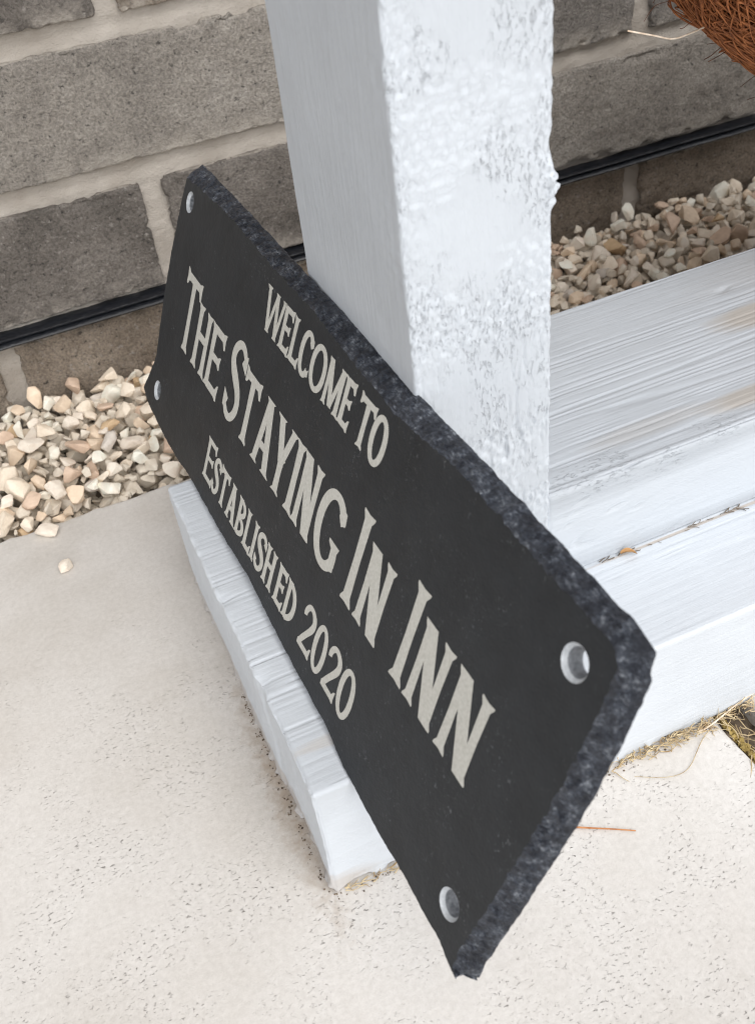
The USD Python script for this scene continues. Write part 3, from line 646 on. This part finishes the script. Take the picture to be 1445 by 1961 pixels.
def glyph(ch, x0, x1, y0, y1, w):
    h, W = y1 - y0, x1 - x0; t = w * .78; a = w * .62; xl, xr = x0 + w * .85, x1 - w * .85; cx = (x0 + x1) / 2
    if ch == 'I': return stem(cx, y0, y1, w, 1.1)
    if ch == 'T': return unary_union([stem(cx, y0, y1 - t * .4, w), arm(cx, x1, y1 - t / 2, t, h * .028, h * .10), affinity.scale(arm(cx, x1, y1 - t / 2, t, h * .045, h * .07), -1, 1, origin=(cx, 0))])
    if ch == 'L': return unary_union([stem(xl, y0, y1, w), arm(xl, x1, y0 + t / 2, t, h * .12, h * .03)])
    if ch == 'E': return unary_union([stem(xl, y0, y1, w), arm(xl, x1 - .02 * W, y1 - t / 2, t, h * .03, h * .10), arm(xl, x1 - .16 * W, y0 + h * .53, t * .9, h * .05, h * .05), arm(xl, x1, y0 + t / 2, t, h * .11, h * .03)])
    if ch == 'H': return unary_union([stem(xl, y0, y1, w), stem(xr, y0, y1, w), Polygon([(xl, y0 + h * .48), (xr, y0 + h * .48), (xr, y0 + h * .48 + t), (xl, y0 + h * .48 + t)])])
    if ch == 'N': return unary_union([stem(xl - .1 * w, y0, y1 - .2, w * .86), stem(xr + .1 * w, y0 + .2, y1, w * .86), diag(xl, y1, xr, y0, w * 1.5), foot(xl - .1 * w, y1, w * .9, False)])
    if ch == 'M': return unary_union([stem(xl - .1 * w, y0, y1, w * .8, .8), stem(xr + .1 * w, y0, y1, w * 1.0, .8), diag(xl, y1, cx, y0 + .05 * h, w * 1.15), diag(xr, y1, cx, y0 + .05 * h, w * .85)])
    if ch == 'W': 
        q = W / 4; p = [x0 + .3 * w, x0 + q * 1.12, cx + .05 * W, x1 - q * 1.0, x1 - .25 * w]
        return unary_union([diag(p[0], y1, p[1], y0, w * 1.0), diag(p[2], y1, p[1], y0, w * .75), diag(p[2], y1, p[3], y0, w * 1.0), diag(p[4], y1, p[3], y0, w * .75), foot(p[0], y1, w, False), foot(p[4], y1, w * .8, False), foot(p[2], y1, w * .8, False), foot(p[1], y0, w * .8, True), foot(p[3], y0, w * .8, True)])
    if ch == 'A': return unary_union([diag(cx - .05 * W, y1, x0 + w * .75, y0, w * .95), diag(cx - .02 * W, y1, x1 - w * .75, y0, w * 1.18), foot(x0 + w * .75, y0, w * .95, True), foot(x1 - w * .75, y0, w * 1.1, True), foot(cx - .03 * W, y1, w * 1.1, False), Polygon([(x0 + W * .27, y0 + h * .27), (x1 - W * .25, y0 + h * .27), (x1 - W * .28, y0 + h * .27 + t * .9), (x0 + W * .30, y0 + h * .27 + t * .9)])])
    if ch == 'Y': return unary_union([diag(x0 + w * .7, y1, cx, y0 + h * .42, w * 1.2), diag(x1 - w * .7, y1, cx, y0 + h * .42, w * .95), stem(cx, y0, y0 + h * .52, w, 1.0), foot(x0 + w * .7, y1, w * 1.1, False), foot(x1 - w * .7, y1, w * .9, False)])
    if ch in 'O0':
        o, i = ring(cx, y0 + h / 2, W / 2, h / 2 + .02 * h, w * 1.05, t * .95); return o.difference(i)
    if ch in 'CG':
        o, i = ring(cx + .06 * W, y0 + h / 2, W * .56, h / 2 + .02 * h, w * 1.12, t * .95); r = o.difference(i)
        if ch == 'C': cut = Polygon([(cx + .10 * W, y0 + h * .5), (cx + .3 * W, y0 + h * .80), (x1 + W, y0 + h * .84), (x1 + W, y0 + h * .18), (cx + .3 * W, y0 + h * .20)])
        else: cut = Polygon([(cx + .02 * W, y0 + h * .42), (cx + .05 * W, y0 + h * .72), (x1 + W, y0 + h * .78), (x1 + W, y0 + h * .30), (cx + .02 * W, y0 + h * .30)])
        r = r.difference(cut).difference(Polygon([(x1, y0 - h), (x1 + W, y0 - h), (x1 + W, y1 + h), (x1, y1 + h)]))
        r = r.union(Polygon([(x1 - w * 1.2, y0 + h * .80), (x1 - w * .55, y0 + h * .70), (x1 + .10 * w, y0 + h * .76), (x1 - .05 * w, y0 + h * .90), (x1 - w * .9, y0 + h * .93)]))
        if ch == 'C': r = r.union(Polygon([(x1 - w * .95, y0 + h * .06), (x1, y0 + h * .08), (x1 + .02 * w, y0 + h * .24), (x1 - w * .35, y0 + h * .19)]))
        else: r = r.union(Polygon([(x1 - w * 1.05, y0 + h * .04), (x1 - w * .05, y0 + h * .09), (x1 - w * .05, y0 + h * .36), (x1 + w * .18, y0 + h * .43), (x1 - w * 1.75, y0 + h * .43), (x1 - w * 1.7, y0 + h * .39), (x1 - w * 1.1, y0 + h * .34)]))
        return r
    if ch == 'D':
        o, i = ring(xl, y0 + h / 2, x1 - xl, h / 2, w * 1.05, t * .95); half = Polygon([(xl, y0 - h), (x1 + W, y0 - h), (x1 + W, y1 + h), (xl, y1 + h)])
        return unary_union([stem(xl, y0, y1, w), o.difference(i).intersection(half)])
    if ch == 'B':
        half = Polygon([(xl, y0 - h), (x1 + W, y0 - h), (x1 + W, y1 + h), (xl, y1 + h)])
        o, i = ring(xl, y0 + h * .745, (x1 - xl) * .88, h * .255, w * .95, t * .8); o2, i2 = ring(xl, y0 + h * .27, x1 - xl, h * .27, w * 1.05, t * .85)
        return unary_union([stem(xl, y0, y1, w), o.difference(i).intersection(half), o2.difference(i2).intersection(half)])
    if ch == 'S':
        X_ = lambda f: x0 + W * f; Y_ = lambda f: y0 + h * f
        s = swash([(X_(.93), Y_(.76)), (X_(.80), Y_(.90)), (X_(.52), Y_(.965)), (X_(.22), Y_(.86)), (X_(.19), Y_(.69)), (X_(.46), Y_(.545)), (X_(.76), Y_(.40)), (X_(.82), Y_(.20)), (X_(.54), Y_(.04)), (X_(.22), Y_(.085)), (X_(.05), Y_(.25))],
                  [w * .35, w * .75, t * .9, w * .95, w * 1.12, w * 1.28, w * 1.12, w * .98, t * .9, w * .78, w * .35])
        return unary_union([s, Polygon([(X_(.70), Y_(.78)), (X_(1.0), Y_(.70)), (X_(.98), Y_(.92)), (X_(.84), Y_(.90))]), Polygon([(X_(.0), Y_(.30)), (X_(.02), Y_(.09)), (X_(.16), Y_(.08)), (X_(.28), Y_(.22))])])
    if ch == '2':
        X_ = lambda f: x0 + W * f; Y_ = lambda f: y0 + h * f
        s = swash([(X_(.14), Y_(.70)), (X_(.20), Y_(.86)), (X_(.48), Y_(.955)), (X_(.80), Y_(.84)), (X_(.80), Y_(.64)), (X_(.52), Y_(.40)), (X_(.12), Y_(.06))], [w * .9, w * .9, t * .9, w * 1.05, w * 1.1, w * .9, w * .9])
        return unary_union([s, arm(X_(.02), X_(.98), y0 + t * .55, t * 1.05, h * .12, h * .02)])
    raise KeyError(ch)
def warp(u, v, vt):
    k = .125 - .075 * u / 324.
    return u + (vt - v) * k
TEXT = []
for ch, a, b in (('W', 110, 126.4), ('E', 126.4, 135.3), ('L', 136, 144.6), ('C', 144.6, 154.2), ('O', 154.6, 167.0), ('M', 167.4, 180.8), ('E', 181, 188.8), ('T', 193.0, 203.8), ('O', 203.4, 213.8)):
    TEXT.append((ch, a, b, 86.3, 101.9, 2.4))
for ch, a, b, big in (('T', 27.6, 47.3, 1), ('H', 48.6, 66.2, 0), ('E', 67.2, 83.7, 0), ('S', 90.8, 108.0, 1), ('T', 109.6, 125.4, 0), ('A', 127.6, 145.2, 0), ('Y', 144.7, 162.3, 0), ('I', 163.2, 169.4, 0), ('N', 170.2, 186.2, 0), ('G', 187.8, 206.6, 0),
                      ('I', 215.2, 221.6, 1), ('N', 224.8, 241.2, 0), ('I', 252.0, 258.6, 1), ('N', 261.0, 277.8, 0), ('N', 280.8, 298.2, 0)):
    TEXT.append((ch, a, b, 41.0, 73.4 if big else 67.5, 4.1 if big else 3.9))
for ch, a, b, big in (('E', 90.3, 101.3, 1), ('S', 101.6, 109.6, 0), ('T', 110.0, 119.6, 0), ('A', 120.4, 130.6, 0), ('B', 131.7, 140.6, 0), ('L', 141.2, 149.0, 0), ('I', 149.9, 153.2, 0), ('S', 154.0, 163.0, 0), ('H', 163.3, 173.0, 0), ('E', 175.6, 183.6, 0), ('D', 184.6, 194.0, 0),
                      ('2', 200.0, 210.2, 1), ('0', 210.8, 220.4, 1), ('2', 221.6, 231.6, 1), ('0', 232.4, 242.6, 1)):
    TEXT.append((ch, a, b, 8.7, 26.0 if big else 23.5, 2.35))
for ch, a, b, y0, y1, w in TEXT:
    p = glyph(ch, a, b, y0, y1, w).buffer(.08).simplify(.04)
    parts = []
    for gp in getattr(p, 'geoms', [p]):
        if gp.area < .05: continue
        e = trimesh.creation.extrude_polygon(gp, 1.0, engine='earcut')
        parts.append(e)
    e = cat(parts); vv = np.asarray(e.vertices)
    P = on_sign(warp(vv[:, 0], vv[:, 1], y1), vv[:, 1], np.where(vv[:, 2] > .5, .10, -.15))
    ff = np.asarray(e.faces)
    vol = trimesh.Trimesh(P, ff, process=False).volume
    obj('letter', (P, ff if vol > 0 else ff[:, ::-1]), m_letter, sign)

# ------------------------------------------------------------------ gravel strip
gravel = thing('gravel_bed', kind='structure')
rng = np.random.default_rng(5)
GX0, GX1, GY0, GY1 = -.30, .72, ZG + .0015, YW - .001
obj('bedding', box(-2.1, 2.6, ZG - .004, YW + .05, -.05, -.024), m_sand, gravel)
RES = .0016
nx, ny = int((GX1 - GX0) / RES) + 1, int((GY1 - GY0) / RES) + 1
hm = np.full((nx, ny), -.024)
protos = [stone_mesh(rng, 1.0, n=int(rng.integers(9, 16)), flat=.72) for _ in range(40)]
from scipy.spatial.transform import Rotation
stones = []
area = (GX1 - GX0) * (GY1 - GY0); fill = 0; vol_target = area * .026
tries = 0
while fill < vol_target and tries < 16000:
    tries += 1
    size = float(np.clip(rng.lognormal(math.log(.0092), .32), .0045, .0175))
    pr = protos[int(rng.integers(len(protos)))]
    best = None
    for _ in range(5):
        cx, cy = rng.uniform(GX0, GX1), rng.uniform(GY0 + size * .42, GY1 - size * .40)
        i, j = int((cx - GX0) / RES), int((cy - GY0) / RES); k = max(1, int(size * .36 / RES))
        sl = hm[max(0, i - k):i + k + 1, max(0, j - k):j + k + 1]; hh = np.quantile(sl, .7)
        lim = .0035 + .004 * (cy - GY0) / (GY1 - GY0) if cy > GY0 + .012 else .0005
        if best is None or hh - lim < best[0]: best = (hh - lim, hh, cx, cy)
    _, hh, cx, cy = best
    tilt = Rotation.from_euler('xyz', [rng.normal(0, .42), rng.normal(0, .42), rng.uniform(0, 6.28)]).as_matrix()
    v = (np.asarray(pr.vertices) * size) @ tilt.T
    z = hh - v[:, 2].min() * .80
    v = v + [cx, cy, z]
    if v[:, 1].min() < GY0 - .0005 and hh < -.004: continue
    stones.append((v, np.asarray(pr.faces), size, (cx, cy, z)))
    fill += size ** 3 * .30
    ii, jj = ((v[:, 0] - GX0) / RES).astype(int), ((v[:, 1] - GY0) / RES).astype(int)
    ok = (ii >= 0) & (ii < nx) & (jj >= 0) & (jj < ny)
    kx = np.arange(-k - 1, k + 2)
    gx, gy = np.meshgrid(i + kx, int((cy - GY0) / RES) + kx, indexing='ij')
    i0, j0 = int((cx - GX0) / RES), int((cy - GY0) / RES)
    gx, gy = np.meshgrid(i0 + kx, j0 + kx, indexing='ij')
    rr = ((gx - i0) ** 2 + (gy - j0) ** 2) * RES ** 2 / (size * .45) ** 2
    inside = (gx >= 0) & (gx < nx) & (gy >= 0) & (gy < ny) & (rr < 1)
    topz = z + (v[:, 2].max() - z) * np.sqrt(np.clip(1 - rr, 0, 1)) 
    hm[gx[inside], gy[inside]] = np.maximum(hm[gx[inside], gy[inside]], topz[inside])
# which stones lie on top and inside the picture: those become parts of their own
def project(p):
    c = (np.asarray(p) - CAM) @ RWC.T
    return np.stack([722.5 + FPX * c[:, 0] / c[:, 2], 980.5 + FPX * c[:, 1] / c[:, 2], c[:, 2]], 1)
C_ = np.array([s[3] for s in stones]); pj = project(C_)
score = []
for i, s in enumerate(stones):
    cx, cy, z = s[3]; u, v_ = pj[i, :2]
    inside = -15 < u < 1460 and v_ > 0 and not (345 < u < 1040) 
    i0, j0 = int((cx - GX0) / RES), int((cy - GY0) / RES)
    topmost = s[0][:, 2].max() > hm[i0, j0] - .0015
    score.append((s[2] + .02 * topmost) if inside and topmost else 0)
order = np.argsort(score)[::-1]
single = set(int(i) for i in order[:298] if score[i] > 0)
pick = rng.choice(len(PW), size=len(stones), p=np.array(PW) / sum(PW))
rest = []
for i, (v, f, s, c) in enumerate(stones):
    if i in single: obj('stone', (v, f), m_peb[pick[i]], gravel, smooth=38)
    else: rest.append(trimesh.Trimesh(v, f, process=False))
obj('loose_stones', cat(rest), m_peb_mix, gravel, smooth=38, kind='stuff')
# further along the house the same gravel goes on
far = []
for _ in range(2600):
    x = rng.choice([rng.uniform(-2.1, GX0), rng.uniform(GX1, 2.6)]); y = rng.uniform(GY0 + .008, GY1 - .008)
    s = rng.uniform(.016, .026); pr = protos[int(rng.integers(len(protos)))]
    v = (np.asarray(pr.vertices) * s) @ Rotation.random(random_state=int(rng.integers(1e9))).as_matrix().T + [x, y, rng.uniform(-.016, -.004)]
    far.append(trimesh.Trimesh(v, np.asarray(pr.faces), process=False))
obj('distant_stones', cat(far), m_peb_mix, gravel, smooth=38, kind='stuff')
# two stones that have strayed onto the slab
for (x, y, sz, lab, mi, rot) in ((-.0537, .2166, .0098, 'small cream stone lying alone on the slab well clear of the gravel', 4, .5), (-.0575, .2475, .0135, 'flat pinkish stone strayed onto the slab beside the gravel edge', 4, -.5)):
    r2 = np.random.default_rng(int(sz * 1e5)); m = stone_mesh(r2, sz, 20, .5)
    m.apply_transform(trimesh.transformations.rotation_matrix(rot, [0, 0, 1]))
    v = np.asarray(m.vertices); v[:, 2] -= v[:, 2].min() - .0001
    p = obj('stray_stone', (v, np.asarray(m.faces)), m_peb[mi], None, smooth=38, label=lab, category='stone')
    UsdGeom.Xformable(p).AddTranslateOp().Set(Gf.Vec3d(x, y, 0))

# ------------------------------------------------------------------ litter
rs = np.random.default_rng(77)
def wisp(p, d, ln, curl, n=6, lift=.0):
    p = np.array(p, float); d = np.array(d, float); d /= np.linalg.norm(d); out = [p.copy()]
    for i in range(n - 1):
        d = d + rs.normal(0, curl, 3) * [1, 1, .5]; d /= np.linalg.norm(d); p = p + d * ln / (n - 1); p[2] = max(p[2], .0004 + lift); out.append(p.copy())
    return np.array(out)
# dry straw blown against the foot of the base board
lines, wd = [], []
for _ in range(200):
    x = .100 + .075 * rs.beta(1.6, 1.2); lines.append(wisp((x, -.0006 - abs(rs.normal(0, .0016)), rs.uniform(.0004, .003)), (rs.normal(1, .6), rs.normal(0, .4), rs.normal(0, .2)), rs.uniform(.002, .009), .35)); wd.append(rs.uniform(.00018, .0007))
for _ in range(40):
    x = rs.uniform(.004, .03); lines.append(wisp((x, -.0005 - abs(rs.normal(0, .0012)), .0006), (rs.normal(1, .4), rs.normal(0, .2), 0), rs.uniform(.002, .006), .3)); wd.append(rs.uniform(.0002, .0005))
straw = cat([tube(l, w / 2 * np.linspace(1, .5, len(l)), 4) for l, w in zip(lines, wd)])
obj('dry_straw', straw, m_straw, None, kind='stuff', label='dry straw and plant litter blown against the foot of the base board', category='plant litter')
crumbs = []
for _ in range(260):
    a = rs.random()
    if a < .45: x, y = .098 + .08 * rs.random(), -.0008 - abs(rs.normal(0, .002))
    elif a < .9: x, y = -.0008 - abs(rs.normal(0, .0013)), rs.uniform(.0, .10)
    else: x, y = rs.uniform(0, .03), -.001 - abs(rs.normal(0, .002))
    s = rs.uniform(.00025, .0009); m = trimesh.creation.icosphere(0, s / 2); m.vertices *= rs.uniform(.6, 1.3, 3); m.apply_translation((x, y, s * .3)); crumbs.append(m)
obj('soil_crumbs', cat(crumbs), m_soil, None, kind='stuff', label='dark crumbs of soil along the foot of the white base board', category='soil')
# slab joint: soil, moss and straw
joint = thing('joint_litter', 'yellow dry moss and dark soil filling the joint between the slabs', 'moss', kind='stuff')
xx = np.linspace(JX - .001, JX + GAP + .001, 14); yy = np.linspace(-.2, ZG - .002, 160)
a, b = np.meshgrid(xx, yy, indexing='ij'); pp = np.stack([a, b, a * 0], -1).reshape(-1, 3)
pp[:, 2] = -.010 + (fbm(pp, 220, 3) - .5) * .006 + .008 * np.exp(-((pp[:, 0] - JX) / .004) ** 2)
i = np.arange(len(xx) * len(yy)).reshape(len(xx), len(yy))
obj('soil', (pp, np.stack([i[:-1, :-1].ravel(), i[1:, :-1].ravel(), i[1:, 1:].ravel(), i[:-1, 1:].ravel()], 1)), m_soil, joint, smooth=True)
mm = []
for _ in range(700):
    x = JX + abs(rs.normal(0, .0028)) + .0004; y = rs.uniform(-.06, .004); s = rs.uniform(.0006, .0022)
    m = trimesh.creation.icosphere(0, s / 2); m.vertices += rs.normal(0, s * .12, m.vertices.shape); m.apply_translation((x, y, -.003 + rs.uniform(0, .004) - 1.1 * (x - JX))); mm.append(m)
obj('moss', cat(mm), m_moss, joint, smooth=False)
jl = [wisp((JX + rs.uniform(0, .009), rs.uniform(-.06, .002), rs.uniform(-.004, .0012)), (rs.normal(0, .5), -1, rs.normal(0, .2)), rs.uniform(.003, .012), .3, lift=-.006) for _ in range(90)]
obj('straw', cat([tube(l, rs.uniform(.0001, .00028), 4) for l in jl]), m_straw, joint)
def strand(name, pts, w, m, label, cat_='fibre', group=None):
    from scipy.interpolate import CubicSpline
    pts = np.array(pts, float); t = np.arange(len(pts)); P = CubicSpline(t, pts)(np.linspace(0, len(pts) - 1, 24))
    P[:, 2] = np.maximum(P[:, 2], w * .5)
    obj(name, tube(P, w * np.linspace(.5, .28, 24), 6), m, None, smooth=True, label=label, category=cat_, group=group)
strand('plant_fibre', [(.084, -.0142, .0006), (.089, -.018, .001), (.0965, -.0222, .0007), (.1055, -.0276, .0004)], .0009, m_orange, 'single orange-brown fibre lying on the slab right of the sign')
strand('straw_stalk', [(.1500, -.0030, .0008), (.158, -.0028, .0016), (.168, -.0010, .003), (.180, .0004, .0035), (.20, .0010, .001)], .0008, m_pale_straw, 'pale straw stalk bridging the slab joint beside the base board', 'straw')
strand('dry_tendril', [(.1560, -.0040, .0006), (.1450, -.0098, .0008), (.1365, -.0150, .0005), (.1275, -.0140, .0005), (.118, -.0085, .0005)], .00034, m_straw, 'thin curled tendril on the slab in front of the base board', 'plant stem')
# curled dead leaf in the angle of rail and base board
tt = np.linspace(0, 1, 9); ww = np.linspace(-1, 1, 5); P = []
for t_ in tt:
    for w_ in ww:
        wd_ = .0019 * math.sin(math.pi * (.12 + .84 * t_)) ** .7
        P.append((.1435 + .0058 * t_, .0441 - .0022 * t_ - w_ * wd_ * .5, T + .0007 + .0011 * math.sin(math.pi * t_) + abs(w_) * wd_ * .7 + .0008 * (1 - t_)))
P = np.array(P); i = np.arange(45).reshape(9, 5); q = np.stack([i[:-1, :-1].ravel(), i[1:, :-1].ravel(), i[1:, 1:].ravel(), i[:-1, 1:].ravel()], 1)
top = P.copy(); bot = P - [0, 0, .00018]
obj('dead_leaf', (np.vstack([top, bot]), np.vstack([q, q[:, ::-1] + 45])), m_leaf, None, smooth=True, label='small curled brown leaf caught where the rail meets the base board', category='leaf')
dl = [wisp((rs.uniform(.125, .26), US - abs(rs.normal(0, .0007)) - .0003, T + .0004), (1, rs.normal(0, .25), 0), rs.uniform(.001, .006), .25, lift=T) for _ in range(46)]
obj('seam_litter', cat([tube(l, rs.uniform(.00008, .00022), 4) for l in dl]), m_soil, None, kind='stuff', label='dark grit and fibres caught along the foot of the rail', category='plant litter')

# ------------------------------------------------------------------ coir-lined pot, of which only the matted flank enters the picture
pot = thing('coir_pot', 'rust-brown coir fibre basket poking in at the top right corner', 'plant basket')
PC = np.array([.447, .15, 0.]); ZB = T + XE
zz = np.array([ZB, ZB + .015, ZB + .045, ZB + .075, ZB + .105, ZB + .14]); rr = np.array([.070, .086, .122, .162, .199, .222])
th = np.linspace(0, 2 * np.pi, 96, endpoint=False)
V = []
prof = list(zip(rr, zz)) + [(.205, ZB + .14), (.150, ZB + .05), (.002, ZB + .045)]
for r_, z_ in prof:
    p = np.stack([PC[0] + r_ * np.cos(th), PC[1] + r_ * np.sin(th) * .42, np.full(96, z_)], 1)
    V.append(p + (fbm(p, 60, 5)[:, None] - .5) * .012)
V = np.concatenate(V); n = 96; Fp = []
for j in range(len(prof) - 1):
    for k in range(n):
        a, b = j * n + k, j * n + (k + 1) % n; Fp += [(a, b, b + n), (a, b + n, a + n)]
Fp += [(0 * n + 0, (k + 1) % n, k) for k in range(1, n - 1)]
obj('coir_liner', (V, np.array(Fp)), m_coir_dark, pot, smooth=True)
rc = np.random.default_rng(21)
def flank(th_, f):
    z_ = np.interp(f, np.linspace(0, 1, len(zz)), zz); r_ = np.interp(z_, zz, rr)
    return np.array([PC[0] + r_ * math.cos(th_), PC[1] + r_ * math.sin(th_) * .42, z_])
fib, fw = [], []
for _ in range(5200):
    t0 = rc.uniform(math.pi * .55, math.pi * 1.6); f0 = rc.uniform(.25, 1.0); a = rc.normal(0, .5); st = rc.uniform(.015, .06)
    p = []
    for k in range(5):
        q = flank(t0, f0) ; out = np.array([math.cos(t0), math.sin(t0), 0.2]); p.append(q + out * (.001 + abs(rc.normal(0, .0022)) + (.002 if k in (0, 4) else .0045) * rc.random()))
        t0 += st * math.cos(a) / .16 * .35; f0 = float(np.clip(f0 + st * math.sin(a) / .14 * .35, .02, 1)); a += rc.normal(0, .45)
    fib.append(np.array(p)); fw.append(rc.uniform(.0003, .0008))
curves('coir_fibre', fib, fw, m_coir, pot, kind='stuff')
stray, sw = [], []
for _ in range(70):
    t0 = rc.uniform(math.pi * .8, math.pi * 1.25); p0 = flank(t0, rc.uniform(.3, 1.)); d = np.array([math.cos(t0), .4 * math.sin(t0), rc.normal(-.2, .7)]) + rc.normal(0, .3, 3); d /= np.linalg.norm(d)
    ln = rc.uniform(.006, .022); p = []
    for k in range(5): p.append(p0 + d * ln * k / 4 + rc.normal(0, .0009, 3))
    stray.append(np.array(p)); sw.append(rc.uniform(.00016, .0004))
curves('stray_fibre', stray, sw, m_coir_dark, pot, kind='stuff')
pale = []
for pts in ([(.272, .150, .1990), (.252, .150, .2040), (.2380, .150, .2025), (.2290, .150, .2020), (.2200, .150, .2050), (.208, .150, .2092)],
            [(.262, .146, .2120), (.247, .148, .2150), (.236, .150, .2165), (.226, .150, .2220)]):
    pale.append(np.array(pts))
curves('pale_fibre', pale, [.00065, .0005], m_pale_straw, pot)
